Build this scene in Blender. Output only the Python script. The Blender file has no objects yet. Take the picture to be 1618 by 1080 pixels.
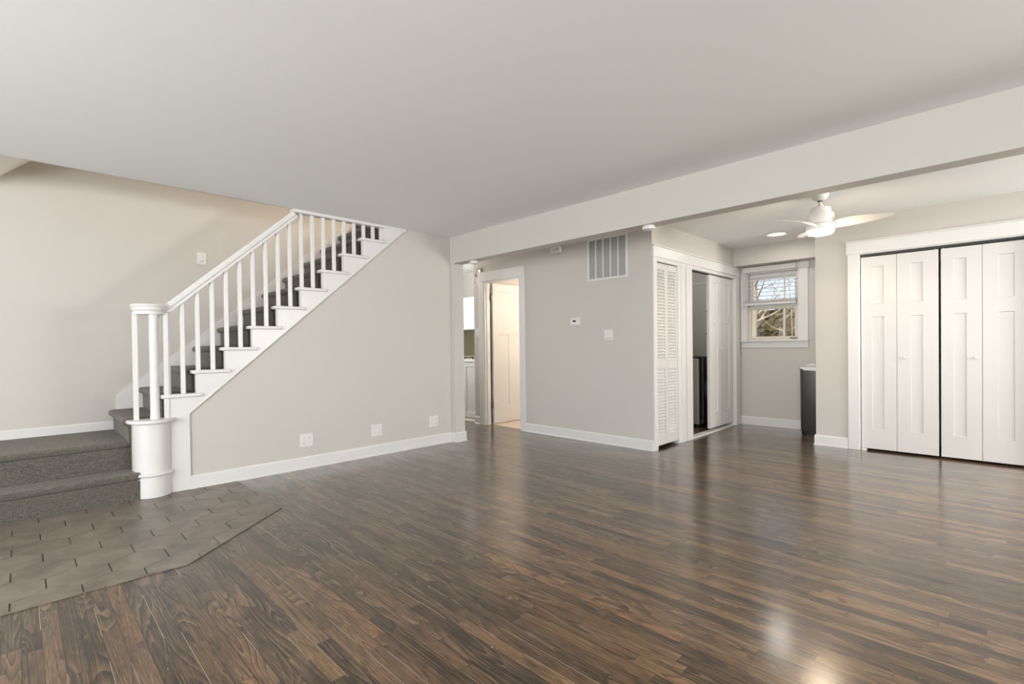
import bpy, bmesh, math, random
from mathutils import Vector, Matrix
random.seed(7)
C = bpy.context.scene.collection
scene = bpy.context.scene

# ------------------------------------------------------------------ camera
W_PX, H_PX = 1618, 1080
F_PX, CX, CY = 777.425, 788.85, 554.75
YAW, PITCH, ROLL, EYE = 0.796851, -0.0100319, 0.0123428, 1.12
cam_d = bpy.data.cameras.new('camera')
cam = bpy.data.objects.new('camera', cam_d); C.objects.link(cam)
cam_d.sensor_fit = 'HORIZONTAL'; cam_d.sensor_width = 36.0
cam_d.lens = F_PX / W_PX * 36.0
cam_d.shift_x = (W_PX / 2 - CX) / W_PX
cam_d.shift_y = (CY - H_PX / 2) / W_PX
cam_d.clip_start = 0.02; cam_d.clip_end = 300
_f = Vector((-math.sin(YAW) * math.cos(PITCH), math.cos(YAW) * math.cos(PITCH), math.sin(PITCH)))
_r = Vector((math.cos(YAW), math.sin(YAW), 0)); _d = _f.cross(_r)
_r2 = math.cos(ROLL) * _r + math.sin(ROLL) * _d
_d2 = -math.sin(ROLL) * _r + math.cos(ROLL) * _d
m3 = Matrix((_r2, -_d2, -_f)).transposed()
cam.matrix_world = Matrix.Translation((0, 0, EYE)) @ m3.to_4x4()
scene.camera = cam

# ------------------------------------------------------------------ view + world + big lights
scene.view_settings.view_transform = 'Standard'
scene.view_settings.look = 'None'
scene.view_settings.exposure = 0.28
scene.view_settings.gamma = 1.0
scene.view_settings.use_curve_mapping = False
scene.cycles.use_denoising = True
scene.cycles.max_bounces = 10
scene.cycles.diffuse_bounces = 7
scene.cycles.glossy_bounces = 4
scene.cycles.sample_clamp_indirect = 8.0

world = bpy.data.worlds.new('world'); scene.world = world; world.use_nodes = True
wn = world.node_tree; wn.nodes.clear()
wo = wn.nodes.new('ShaderNodeOutputWorld'); wb = wn.nodes.new('ShaderNodeBackground')
wt = wn.nodes.new('ShaderNodeTexSky'); wt.sky_type = 'HOSEK_WILKIE'; wt.turbidity = 4.0
wt.sun_direction = Vector((0.5, -0.6, 0.6)).normalized()
wm = wn.nodes.new('ShaderNodeMix'); wm.data_type = 'RGBA'; wm.inputs[0].default_value = 0.62
wn.links.new(wt.outputs[0], wm.inputs[6]); wm.inputs[7].default_value = (0.20, 0.215, 0.25, 1)
wn.links.new(wm.outputs[2], wb.inputs[0]); wb.inputs[1].default_value = 4.2
wn.links.new(wb.outputs[0], wo.inputs[0])


def area(name, loc, rot, sx, sy, power, col=(1, 1, 1), spread=180):
    d = bpy.data.lights.new(name, 'AREA'); d.shape = 'RECTANGLE'; d.size = sx; d.size_y = sy
    d.energy = power; d.color = col; d.spread = math.radians(spread)
    o = bpy.data.objects.new(name, d); C.objects.link(o)
    o.location = loc; o.rotation_euler = [math.radians(a) for a in rot]
    return o


def point(name, loc, power, col, r=0.08):
    d = bpy.data.lights.new(name, 'POINT'); d.energy = power; d.color = col; d.shadow_soft_size = r
    o = bpy.data.objects.new(name, d); C.objects.link(o); o.location = loc
    return o


# daylight through the windows behind and beside the camera
area('daylight_rear_window', (-0.9, -3.56, 1.35), (126, 0, 0), 4.2, 1.7, 310, (0.995, 0.997, 1.0))
area('daylight_side_window', (4.36, 2.0, 1.35), (146, 0, 90), 3.0, 1.7, 80, (0.995, 0.997, 1.0))
area('daylight_nook_window', (4.36, 4.95, 1.35), (146, 0, 90), 1.4, 1.4, 270, (1.0, 0.965, 0.91))
sun_d = bpy.data.lights.new('sun', 'SUN'); sun_d.energy = 6.0; sun_d.angle = math.radians(1.0); sun_d.color = (1.0, 0.95, 0.87)
sun = bpy.data.objects.new('sun', sun_d); C.objects.link(sun); sun.rotation_euler = (math.radians(28), 0, 0)
# warm lamps of the rooms beyond
point('bath_lamp', (-3.8, 5.6, 1.75), 42, (1.0, 0.84, 0.70), 0.15)
point('upstairs_lamp', (-5.05, 4.2, 3.7), 150, (1.0, 0.80, 0.60), 0.4)
area('kitchen_daylight', (-6.9, 4.4, 1.5), (90, 0, -90), 0.9, 1.2, 18, (1.0, 0.99, 0.97))
point('hall_lamp', (-5.9, 4.45, 2.2), 5, (1.0, 0.86, 0.70), 0.08)


point('closet_fill', (-2.95, 6.3, 2.30), 4.0, (1.0, 0.96, 0.9), 0.05)  # unseen fill light, added to brighten the closet inside


# ------------------------------------------------------------------ materials
def new_mat(name):
    m = bpy.data.materials.new(name); m.use_nodes = True
    nt = m.node_tree; nt.nodes.clear()
    out = nt.nodes.new('ShaderNodeOutputMaterial'); b = nt.nodes.new('ShaderNodeBsdfPrincipled')
    nt.links.new(b.outputs[0], out.inputs[0])
    return m, nt, b


class NT:
    """little node helper"""
    def __init__(s, nt): s.nt = nt
    def n(s, t, **k):
        nd = s.nt.nodes.new(t)
        for a, v in k.items(): setattr(nd, a, v)
        return nd
    def l(s, a, b): s.nt.links.new(a, b)
    def val(s, sock, v):
        if hasattr(v, 'is_output'): s.l(v, sock)
        else: sock.default_value = v
    def math(s, op, a, b=0.0, c=None):
        nd = s.n('ShaderNodeMath', operation=op); s.val(nd.inputs[0], a); s.val(nd.inputs[1], b)
        if c is not None: s.val(nd.inputs[2], c)
        return nd.outputs[0]
    def mix(s, f, a, b, blend='MIX'):
        nd = s.n('ShaderNodeMix', data_type='RGBA', blend_type=blend)
        s.val(nd.inputs[0], f); s.val(nd.inputs[6], a); s.val(nd.inputs[7], b)
        return nd.outputs[2]
    def ramp(s, f, stops):
        nd = s.n('ShaderNodeValToRGB'); s.val(nd.inputs[0], f)
        e = nd.color_ramp.elements
        while len(e) < len(stops): e.new(0.5)
        for i, (p, c) in enumerate(stops): e[i].position = p; e[i].color = (*c, 1)
        return nd.outputs[0]
    def noise(s, vec, scale, detail=2.0, rough=0.5, dist=0.0):
        nd = s.n('ShaderNodeTexNoise'); nd.inputs['Scale'].default_value = scale
        nd.inputs['Detail'].default_value = detail; nd.inputs['Roughness'].default_value = rough
        nd.inputs['Distortion'].default_value = dist
        if vec is not None: s.l(vec, nd.inputs['Vector'])
        return nd.outputs['Fac']
    def mapv(s, vec, scale=(1, 1, 1), loc=(0, 0, 0)):
        nd = s.n('ShaderNodeMapping'); s.l(vec, nd.inputs[0]); nd.inputs['Scale'].default_value = scale
        nd.inputs['Location'].default_value = loc
        return nd.outputs[0]
    def bump(s, h, strength, dist, normal=None):
        nd = s.n('ShaderNodeBump'); s.val(nd.inputs['Height'], h)
        nd.inputs['Strength'].default_value = strength; nd.inputs['Distance'].default_value = dist
        if normal is not None: s.l(normal, nd.inputs['Normal'])
        return nd.outputs[0]
    def coord(s, which='Object'):
        return s.n('ShaderNodeTexCoord').outputs[which]
    def pos(s): return s.n('ShaderNodeNewGeometry').outputs['Position']


def paint(name, col, rough=0.6, bump=0.15, scale=180, spec=0.4, var=0.03):
    m, nt, b = new_mat(name); h = NT(nt); p = h.pos()
    v = h.noise(p, 1.3, 3)
    c2 = tuple(x * (1 - var) for x in col)
    h.l(h.mix(v, (*c2, 1), (*col, 1)), b.inputs['Base Color'])
    b.inputs['Roughness'].default_value = rough; b.inputs['Specular IOR Level'].default_value = spec
    if bump:
        h.l(h.bump(h.noise(p, scale, 3), bump, 0.001), b.inputs['Normal'])
    return m


def simple(name, col, rough=0.5, metal=0.0, spec=0.5, coat=0.0):
    m, nt, b = new_mat(name); h = NT(nt)
    v = h.noise(h.pos(), 25, 2)
    h.l(h.mix(v, (*[x * 0.95 for x in col], 1), (*col, 1)), b.inputs['Base Color'])
    b.inputs['Roughness'].default_value = rough; b.inputs['Metallic'].default_value = metal
    b.inputs['Specular IOR Level'].default_value = spec; b.inputs['Coat Weight'].default_value = coat
    return m


def emit(name, col, strength):
    m = bpy.data.materials.new(name); m.use_nodes = True; nt = m.node_tree; nt.nodes.clear()
    out = nt.nodes.new('ShaderNodeOutputMaterial'); e = nt.nodes.new('ShaderNodeEmission')
    e.inputs[0].default_value = (*col, 1); e.inputs[1].default_value = strength
    nt.links.new(e.outputs[0], out.inputs[0]); return m


M = {}
M['wall'] = paint('greige_wall_paint', (0.545, 0.528, 0.492), 0.62, 0.25, 220)
M['ceiling'] = paint('ceiling_paint', (0.865, 0.88, 0.885), 0.8, 0.12, 150)
M['white'] = paint('white_trim_paint', (0.685, 0.68, 0.67), 0.32, 0.06, 60, 0.5, 0.015)
M['door'] = paint('white_door_paint', (0.64, 0.63, 0.615), 0.36, 0.05, 60, 0.5, 0.015)
M['plastic'] = simple('white_plastic', (0.72, 0.71, 0.69), 0.35)
M['slot'] = simple('dark_slot', (0.03, 0.03, 0.03), 0.5)
M['greyslot'] = simple('grey_slot', (0.35, 0.34, 0.32), 0.5)
M['fan'] = simple('fan_white', (0.80, 0.78, 0.75), 0.4)
M['nickel'] = simple('brushed_nickel', (0.55, 0.53, 0.50), 0.3, 1.0)
M['hinge'] = simple('dark_nickel', (0.20, 0.19, 0.175), 0.4, 0.8)
M['black'] = simple('black_plastic', (0.012, 0.012, 0.013), 0.35)
M['track'] = simple('dark_track', (0.02, 0.02, 0.02), 0.5)
M['closet'] = paint('closet_grey_paint', (0.60, 0.585, 0.555), 0.7, 0.2, 200)
M['steel'] = simple('graphite_steel', (0.56, 0.55, 0.53), 0.12, 0.35)
M['gasket'] = simple('black_gloss', (0.01, 0.01, 0.011), 0.12)
M['lightgrey'] = simple('light_grey_edge', (0.55, 0.55, 0.54), 0.35)
M['bag'] = simple('white_bag', (0.80, 0.80, 0.79), 0.4)
M['red'] = simple('red_tag', (0.40, 0.07, 0.04), 0.5)
M['filter'] = simple('grey_filter', (0.30, 0.30, 0.29), 0.8)
M['vinyl'] = simple('almond_vinyl', (0.62, 0.585, 0.52), 0.4)
M['counter'] = simple('white_counter', (0.82, 0.81, 0.79), 0.25)
M['lens'] = emit('fan_lens', (1.0, 0.90, 0.76), 5.0)
M['lens2'] = emit('recessed_lens', (1.0, 0.94, 0.86), 1.6)
M['frost'] = simple('frosted_shade', (0.85, 0.85, 0.83), 0.3)
M['bathtile'] = paint('bath_floor_tile', (0.62, 0.54, 0.45), 0.5, 0.1, 40)


def mat_bin():
    m, nt, b = new_mat('black_stainless'); h = NT(nt)
    p = h.mapv(h.pos(), (6, 6, 200))
    h.l(h.mix(h.noise(p, 3, 3), (0.075, 0.075, 0.074, 1), (0.105, 0.105, 0.102, 1)), b.inputs['Base Color'])
    b.inputs['Metallic'].default_value = 0.5; b.inputs['Roughness'].default_value = 0.3
    return m


M['bin'] = mat_bin()


def mat_backsplash():
    m, nt, b = new_mat('olive_backsplash'); h = NT(nt)
    br = h.n('ShaderNodeTexBrick'); h.l(h.mapv(h.coord('Object'), (1, 1, 1)), br.inputs[0])
    br.inputs['Scale'].default_value = 6
    br.inputs['Color1'].default_value = (0.16, 0.14, 0.085, 1); br.inputs['Color2'].default_value = (0.22, 0.19, 0.12, 1)
    br.inputs['Mortar'].default_value = (0.12, 0.105, 0.07, 1)
    h.l(br.outputs[0], b.inputs['Base Color']); b.inputs['Roughness'].default_value = 0.25
    return m


M['backsplash'] = mat_backsplash()


def mat_carpet():
    m, nt, b = new_mat('grey_carpet'); h = NT(nt); p = h.pos()
    fine = h.noise(p, 260, 2, 0.7); mid = h.noise(h.mapv(p, (45, 45, 160)), 1.0, 3, 0.65); big = h.noise(p, 3.5, 3)
    t = h.math('ADD', h.math('MULTIPLY', fine, 0.62), h.math('MULTIPLY', mid, 0.38))
    c = h.ramp(t, [(0.34, (0.040, 0.036, 0.031)), (0.50, (0.115, 0.104, 0.090)), (0.66, (0.30, 0.275, 0.24))])
    c = h.mix(h.math('MULTIPLY', big, 0.35), c, (0.17, 0.150, 0.120, 1))
    h.l(c, b.inputs['Base Color'])
    b.inputs['Roughness'].default_value = 0.95; b.inputs['Specular IOR Level'].default_value = 0.1
    b.inputs['Sheen Weight'].default_value = 0.25; b.inputs['Sheen Roughness'].default_value = 0.5
    h.l(h.bump(t, 0.9, 0.012), b.inputs['Normal'])
    return m


M['carpet'] = mat_carpet()


def mat_tile():
    m, nt, b = new_mat('hexagon_porcelain'); h = NT(nt); p = h.pos()
    g = h.n('ShaderNodeNewGeometry')
    v = h.noise(p, 5.5, 6, 0.68, 0.5); v2 = h.noise(p, 30, 3)
    c = h.ramp(v, [(0.32, (0.098, 0.080, 0.062)), (0.50, (0.165, 0.138, 0.108)), (0.66, (0.250, 0.214, 0.172))])
    c = h.mix(h.math('MULTIPLY', v2, 0.25), c, (0.20, 0.175, 0.15, 1))
    c = h.mix(h.math('MULTIPLY', g.outputs['Random Per Island'], 0.35), c, (0.24, 0.205, 0.170, 1))
    h.l(c, b.inputs['Base Color']); b.inputs['Roughness'].default_value = 0.42
    h.l(h.bump(v2, 0.08, 0.003), b.inputs['Normal'])
    return m


M['tile'] = mat_tile()
M['grout'] = simple('dark_grout', (0.075, 0.063, 0.052), 0.8)


def mat_wood():
    m, nt, b = new_mat('dark_stained_oak_strips'); h = NT(nt); p = h.pos()
    g = h.n('ShaderNodeNewGeometry'); rnd = g.outputs['Random Per Island']
    uv = h.n('ShaderNodeUVMap', uv_map='grain').outputs[0]
    ed = h.n('ShaderNodeUVMap', uv_map='edge').outputs[0]
    sep = h.n('ShaderNodeSeparateXYZ'); h.l(ed, sep.inputs[0])
    # board tone
    base = h.ramp(rnd, [(0.0, (0.034, 0.024, 0.016)), (0.2, (0.068, 0.044, 0.026)), (0.5, (0.122, 0.073, 0.037)),
                        (0.75, (0.180, 0.106, 0.052)), (0.93, (0.250, 0.146, 0.068)), (1.0, (0.270, 0.128, 0.052))])
    # boards darker and greyer towards the entry, browner towards the closets
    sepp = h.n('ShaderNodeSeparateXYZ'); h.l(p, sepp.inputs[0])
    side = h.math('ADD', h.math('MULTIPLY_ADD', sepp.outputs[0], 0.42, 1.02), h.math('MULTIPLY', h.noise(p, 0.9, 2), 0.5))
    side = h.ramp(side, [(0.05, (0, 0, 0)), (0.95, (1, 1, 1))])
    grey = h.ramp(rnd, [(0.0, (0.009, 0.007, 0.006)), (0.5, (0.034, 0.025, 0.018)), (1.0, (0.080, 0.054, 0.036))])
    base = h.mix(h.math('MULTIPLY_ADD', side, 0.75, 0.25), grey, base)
    # cathedral grain: contour lines of a stretched noise, sharp dark/light flames
    n1 = h.noise(h.mapv(uv, (1.3, 11, 1)), 1.0, 1.0, 0.3, 0.35)
    saw = h.math('FRACT', h.math('MULTIPLY', n1, 13.0))
    ring = h.math('POWER', saw, 2.2)
    wob = h.noise(h.mapv(uv, (1.6, 7, 1)), 1.0, 2, 0.6)
    wobm = h.ramp(wob, [(0.40, (0.12, 0.12, 0.12)), (0.62, (1, 1, 1))])
    streak = h.noise(h.mapv(uv, (3.0, 160, 1)), 1.0, 3, 0.65)
    pores = h.noise(h.mapv(uv, (14, 520, 1)), 1.0, 2, 0.6)
    light = h.mix(0.75, base, (0.38, 0.245, 0.130, 1))
    c = h.mix(h.math('MULTIPLY', h.math('MULTIPLY', ring, wobm), 0.75), base, light)
    c = h.mix(h.math('MULTIPLY', h.math('MULTIPLY', h.math('LESS_THAN', saw, 0.22), wobm), 0.6), c, (0.014, 0.011, 0.010, 1))
    c = h.mix(h.math('MULTIPLY', h.ramp(streak, [(0.50, (0, 0, 0)), (0.70, (1, 1, 1))]), 0.55), c, light)
    c = h.mix(h.math('MULTIPLY', h.ramp(pores, [(0.36, (1, 1, 1)), (0.58, (0, 0, 0))]), 0.6), c, (0.014, 0.011, 0.009, 1))
    # blotchy stain, worn patches
    blot = h.noise(h.mapv(uv, (5, 16, 1)), 1.0, 4, 0.65)
    c = h.mix(h.math('MULTIPLY', h.ramp(blot, [(0.50, (0, 0, 0)), (0.72, (1, 1, 1))]), 0.75), c, (0.018, 0.015, 0.014, 1))
    wear = h.noise(h.mapv(p, (0.8, 1.6, 1)), 1.6, 6, 0.7)
    c = h.mix(h.math('MULTIPLY', h.ramp(wear, [(0.56, (0, 0, 0)), (0.75, (1, 1, 1))]), 0.30), c, (0.16, 0.135, 0.11, 1))
    # seams: dark gap, and a pale edge line here and there
    gap = h.math('GREATER_THAN', h.math('ABSOLUTE', h.math('SUBTRACT', sep.outputs[1], 0.5)), 0.472)
    gend = h.math('LESS_THAN', sep.outputs[0], 0.0016)
    gapn = h.noise(h.mapv(p, (1.4, 17.5, 1), (3, 0, 0)), 1.0, 2, 0.5)
    palemask = h.math('MULTIPLY', h.math('GREATER_THAN', sep.outputs[1], 0.965), h.math('GREATER_THAN', gapn, 0.575))
    c = h.mix(h.math('MULTIPLY', h.math('MAXIMUM', gap, gend), 0.75), c, (0.010, 0.008, 0.007, 1))
    c = h.mix(h.math('MULTIPLY', palemask, 0.8), c, (0.42, 0.36, 0.29, 1))
    # flecks of dust / paint
    vor = h.n('ShaderNodeTexVoronoi'); h.l(p, vor.inputs['Vector']); vor.inputs['Scale'].default_value = 7.0
    fleck = h.math('LESS_THAN', vor.outputs['Distance'], 0.022)
    c = h.mix(h.math('MULTIPLY', fleck, 0.8), c, (0.55, 0.52, 0.48, 1))
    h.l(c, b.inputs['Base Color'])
    rg = h.math('MULTIPLY_ADD', h.noise(p, 2.3, 4, 0.6), 0.12, 0.19)
    rg = h.math('ADD', rg, h.math('MULTIPLY', pores, 0.10))
    h.l(rg, b.inputs['Roughness']); b.inputs['Specular IOR Level'].default_value = 0.12; b.inputs['Coat IOR'].default_value = 1.40; b.inputs['Coat Weight'].default_value = 1.0; b.inputs['Coat Roughness'].default_value = 0.18
    hgt = h.math('ADD', h.math('MULTIPLY', pores, 0.3), h.math('MULTIPLY', ring, 0.25))
    hgt = h.math('SUBTRACT', hgt, h.math('MULTIPLY', gap, 1.5))
    nrm = h.bump(h.noise(h.mapv(p, (1.2, 9, 1)), 1.0, 2), 0.25, 0.004)
    h.l(h.bump(hgt, 0.22, 0.0012, nrm), b.inputs['Normal'])
    return m


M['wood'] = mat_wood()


def mat_glass():
    m = bpy.data.materials.new('window_glass'); m.use_nodes = True; nt = m.node_tree; nt.nodes.clear(); h = NT(nt)
    out = h.n('ShaderNodeOutputMaterial'); tr = h.n('ShaderNodeBsdfTransparent'); gl = h.n('ShaderNodeBsdfGlossy')
    gl.inputs['Roughness'].default_value = 0.02
    fr = h.n('ShaderNodeFresnel'); mx = h.n('ShaderNodeMixShader')
    h.l(fr.outputs[0], mx.inputs[0]); h.l(tr.outputs[0], mx.inputs[1]); h.l(gl.outputs[0], mx.inputs[2])
    h.l(mx.outputs[0], out.inputs[0]); return m


M['glass'] = mat_glass()
M['bark'] = paint('pale_bark', (0.50, 0.42, 0.33), 0.9, 0.6, 12, 0.2, 0.4)
M['brush'] = paint('dry_undergrowth', (0.17, 0.14, 0.075), 0.9, 0.0, 10, 0.1, 0.6)
M['leaf'] = paint('autumn_leaves', (0.28, 0.22, 0.12), 0.8, 0.0, 10, 0.2, 0.5)
M['grass'] = paint('dry_lawn', (0.20, 0.18, 0.09), 0.9, 0.0, 10, 0.1, 0.4)

# ------------------------------------------------------------------ mesh helpers
ROOT = {}


class MB:
    def __init__(s): s.bm = bmesh.new()

    def box(s, x0, x1, y0, y1, z0, z1, bev=0.0, seg=1):
        vs = [s.bm.verts.new((x, y, z)) for x in (x0, x1) for y in (y0, y1) for z in (z0, z1)]
        fs = [(0, 1, 3, 2), (4, 6, 7, 5), (0, 4, 5, 1), (2, 3, 7, 6), (0, 2, 6, 4), (1, 5, 7, 3)]
        faces = [s.bm.faces.new([vs[i] for i in f]) for f in fs]
        if bev > 0:
            es = list({e for f in faces for e in f.edges})
            bmesh.ops.bevel(s.bm, geom=es, offset=bev, segments=seg, affect='EDGES', profile=0.6)
        return s

    def prism(s, poly, axis, a, b, bev=0.0, seg=1):
        """poly of 2-D points, extruded along axis from a to b (x: (y,z), y: (x,z), z: (x,y))"""
        def P(u, v, w):
            return {'x': (w, u, v), 'y': (u, w, v), 'z': (u, v, w)}[axis]
        n = len(poly)
        A = [s.bm.verts.new(P(u, v, a)) for u, v in poly]; B = [s.bm.verts.new(P(u, v, b)) for u, v in poly]
        fs = [s.bm.faces.new(A), s.bm.faces.new(B[::-1])]
        for i in range(n):
            j = (i + 1) % n; fs.append(s.bm.faces.new((A[j], A[i], B[i], B[j])))
        if bev > 0:
            es = list({e for f in fs for e in f.edges})
            bmesh.ops.bevel(s.bm, geom=es, offset=bev, segments=seg, affect='EDGES', profile=0.6)
        return s

    def lathe(s, prof, c, seg=32, axis='z', a0=0.0, a1=None, caps=True):
        full = a1 is None; a1 = 2 * math.pi if full else a1
        n = seg if full else seg + 1; rings = []
        def P(r, h, t):
            u, v = r * math.cos(t), r * math.sin(t)
            return {'z': (c[0] + u, c[1] + v, c[2] + h), 'x': (c[0] + h, c[1] + u, c[2] + v), 'y': (c[0] + u, c[1] + h, c[2] + v)}[axis]
        for r, h in prof:
            rings.append([s.bm.verts.new(P(r, h, a0 + (a1 - a0) * k / seg)) for k in range(n)])
        for A, B in zip(rings, rings[1:]):
            for k in range(n if full else n - 1):
                j = (k + 1) % n
                s.bm.faces.new((A[k], A[j], B[j], B[k]))
        if full and caps:
            for ring, (r, h) in ((rings[0], prof[0]), (rings[-1], prof[-1])):
                if r > 1e-5: s.bm.faces.new(ring)
        return s

    def tube(s, pts, r, seg=10):
        pts = [Vector(p) for p in pts]; rings = []
        rr = r if isinstance(r, (list, tuple)) else [r] * len(pts)
        for i, p in enumerate(pts):
            t = (pts[min(i + 1, len(pts) - 1)] - pts[max(i - 1, 0)]).normalized()
            u = t.orthogonal().normalized() if i == 0 else (rings_u - t * rings_u.dot(t)).normalized()
            rings_u = u; v = t.cross(u)
            rings.append([s.bm.verts.new(p + rr[i] * (math.cos(2 * math.pi * k / seg) * u + math.sin(2 * math.pi * k / seg) * v)) for k in range(seg)])
        for A, B in zip(rings, rings[1:]):
            for k in range(seg):
                j = (k + 1) % seg; s.bm.faces.new((A[k], A[j], B[j], B[k]))
        s.bm.faces.new(rings[0]); s.bm.faces.new(rings[-1]); return s

    def sweep(s, secs):
        """rings (lists of 3-D points) bridged in order, capped"""
        R = [[s.bm.verts.new(p) for p in ring] for ring in secs]; n = len(R[0])
        for A, B in zip(R, R[1:]):
            for k in range(n):
                j = (k + 1) % n; s.bm.faces.new((A[k], A[j], B[j], B[k]))
        s.bm.faces.new(R[0]); s.bm.faces.new(R[-1]); return s

    def face(s, pts):
        s.bm.faces.new([s.bm.verts.new(p) for p in pts]); return s

    def build(s, name, mat, parent=None, smooth=False):
        bmesh.ops.recalc_face_normals(s.bm, faces=s.bm.faces)
        me = bpy.data.meshes.new(name); s.bm.to_mesh(me); s.bm.free()
        mats = mat if isinstance(mat, (list, tuple)) else [mat]
        for m in mats: me.materials.append(m)
        o = bpy.data.objects.new(name, me); C.objects.link(o)
        if parent is not None:
            base = ROOT[parent.name]; o.parent = parent
            me.transform(Matrix.Translation(-base)); ROOT[o.name] = base
        else:
            ROOT[o.name] = Vector((0, 0, 0))
        if smooth:
            me.polygons.foreach_set('use_smooth', [True] * len(me.polygons))
            me.set_sharp_from_angle(angle=math.radians(35))
        return o


def empty(name, loc):
    o = bpy.data.objects.new(name, None); C.objects.link(o); o.location = loc
    o.empty_display_size = 0.1; ROOT[o.name] = Vector(loc); return o


def tag(o, label, cat, group=None, kind=None):
    o['label'] = label; o['category'] = cat
    if group: o['group'] = group
    if kind: o['kind'] = kind
    return o


def struct(o, label, cat):
    return tag(o, label, cat, None, 'structure')


def bx(name, mat, parent, *a, bev=0.0, seg=1):
    return MB().box(*a, bev=bev, seg=seg).build(name, mat, parent)


def copy_thing(root, delta, label, group=None):
    """copy a thing, its parts and their sub-parts, moved by delta"""
    r = root.copy(); C.objects.link(r); r.location = root.location + Vector(delta); r['label'] = label
    if group: r['group'] = group
    for ch in [o for o in bpy.data.objects if o.parent == root]:
        c = ch.copy(); C.objects.link(c); c.parent = r
        for g in [o for o in bpy.data.objects if o.parent == ch]:
            d = g.copy(); C.objects.link(d); d.parent = c
    return r


# ------------------------------------------------------------------ key dimensions
XA = -4.567            # face of the stair wall
XB = -5.50             # far wall of the stairwell
CH = 2.41              # ceiling
YV = 4.748             # vent wall
XL = -2.56             # louvre-closet wall
YW = 7.22              # window wall
YC = 6.24              # bifold-closet wall
BY0, BY1, BZ = 3.67, 3.81, 2.10   # beam
FX, RY = 4.4, -3.6

# ------------------------------------------------------------------ floor
def clip_poly(poly, clip):
    """Sutherland-Hodgman, clip is convex and counter-clockwise"""
    out = poly
    for i in range(len(clip)):
        a, b = clip[i], clip[(i + 1) % len(clip)]
        inside = lambda p: (b[0] - a[0]) * (p[1] - a[1]) - (b[1] - a[1]) * (p[0] - a[0]) >= 0
        src, out = out, []
        for k in range(len(src)):
            p, q = src[k], src[(k + 1) % len(src)]
            if inside(p) != inside(q):
                den = (b[0] - a[0]) * (q[1] - p[1]) - (b[1] - a[1]) * (q[0] - p[0])
                t = -((b[0] - a[0]) * (p[1] - a[1]) - (b[1] - a[1]) * (p[0] - a[0])) / den
                out.append((p[0] + t * (q[0] - p[0]), p[1] + t * (q[1] - p[1])))
            if inside(q): out.append(q)
        if not out: return []
    return out


TILE = [(-4.9, -1.6), (-2.985, -1.6), (-2.985, 0.625), (-3.557, 1.305), (-4.9, 1.305)]


def make_floor():
    bm = bmesh.new(); gr = bm.loops.layers.uv.new('grain'); ed = bm.loops.layers.uv.new('edge')
    w = 0.057; y = RY; rnd = random.Random(3)
    while y < 7.25:
        x = -7.1 - rnd.random() * 0.8
        while x < FX + 0.1:
            L = rnd.choice([0.28, 0.4, 0.55, 0.7, 0.85, 1.0, 1.2]) * rnd.uniform(0.85, 1.15)
            x0, x1 = max(x, -7.1), min(x + L, FX + 0.1)
            if x1 > x0 + 0.005 and not (x1 < -4.9 and y < 3.7):
                vs = [bm.verts.new(p) for p in ((x0, y, 0), (x1, y, 0), (x1, y + w, 0), (x0, y + w, 0))]
                f = bm.faces.new(vs); ou, ov = rnd.uniform(0, 90), rnd.uniform(0, 90)
                for lp, (u, v) in zip(f.loops, ((0, 0), (x1 - x0, 0), (x1 - x0, 1), (0, 1))):
                    lp[gr].uv = (ou + u, ov + v * w); lp[ed].uv = (u, v)
            x += L
        y += w
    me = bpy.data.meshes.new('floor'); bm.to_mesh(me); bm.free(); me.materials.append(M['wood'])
    o = bpy.data.objects.new('floor', me); C.objects.link(o)
    struct(o, 'dark-stained oak strip floor with pale seams', 'floor')


make_floor()
struct(bx('floor_slab', M['grout'], None, -7.6, FX + 0.2, RY - 0.2, 7.5, -0.12, -0.004), 'concrete slab under the wooden floor', 'floor')


def make_tile():
    root = empty('floor_tile', (-3.8, 0.3, 0))
    struct(root, 'taupe hexagon tile entry pad with clipped corner at the stair foot', 'floor')
    bed = MB().prism(TILE, 'z', 0.0005, 0.0025).build('grout_bed', M['grout'], root)
    R, ap = 0.1415, 0.1415 * math.sqrt(3) / 2
    b = MB()
    for k in range(-9, 12):
        cx = -4.054 + 0.2085 * k
        for j in range(-14, 8):
            cy = 0.690 + 2 * ap * j + (ap if k % 2 else 0)
            hexa = [(cx + (R - 0.0034) * math.cos(math.radians(60 * q)), cy + (R - 0.0034) * math.sin(math.radians(60 * q))) for q in range(6)]
            pl = clip_poly(hexa, TILE)
            if len(pl) >= 3:
                area_ = abs(sum(pl[i][0] * pl[(i + 1) % len(pl)][1] - pl[(i + 1) % len(pl)][0] * pl[i][1] for i in range(len(pl)))) / 2
                if area_ > 3e-4: b.prism(pl, 'z', 0.001, 0.006)
    o = b.build('hexagon_tiles', M['tile'], root)
    st = MB(); pts = [(-2.985, -1.6), (-2.985, 0.625), (-3.557, 1.305), (-4.55, 1.305)]
    for (x0, y0), (x1, y1) in zip(pts, pts[1:]):
        d = Vector((x1 - x0, y1 - y0, 0)).normalized(); n = Vector((d.y, -d.x, 0)) * 0.006
        st.prism([(x0, y0), (x1, y1), (x1 + n.x, y1 + n.y), (x0 + n.x, y0 + n.y)], 'z', 0.0, 0.0065)
    st.build('edge_strip', M['tile'], root)


make_tile()
struct(bx('floor_bathroom', M['bathtile'], None, -5.9, -3.5, YV + 0.09, 6.7, 0.0005, 0.004), 'warm beige bathroom floor beyond the open door', 'floor')

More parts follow.
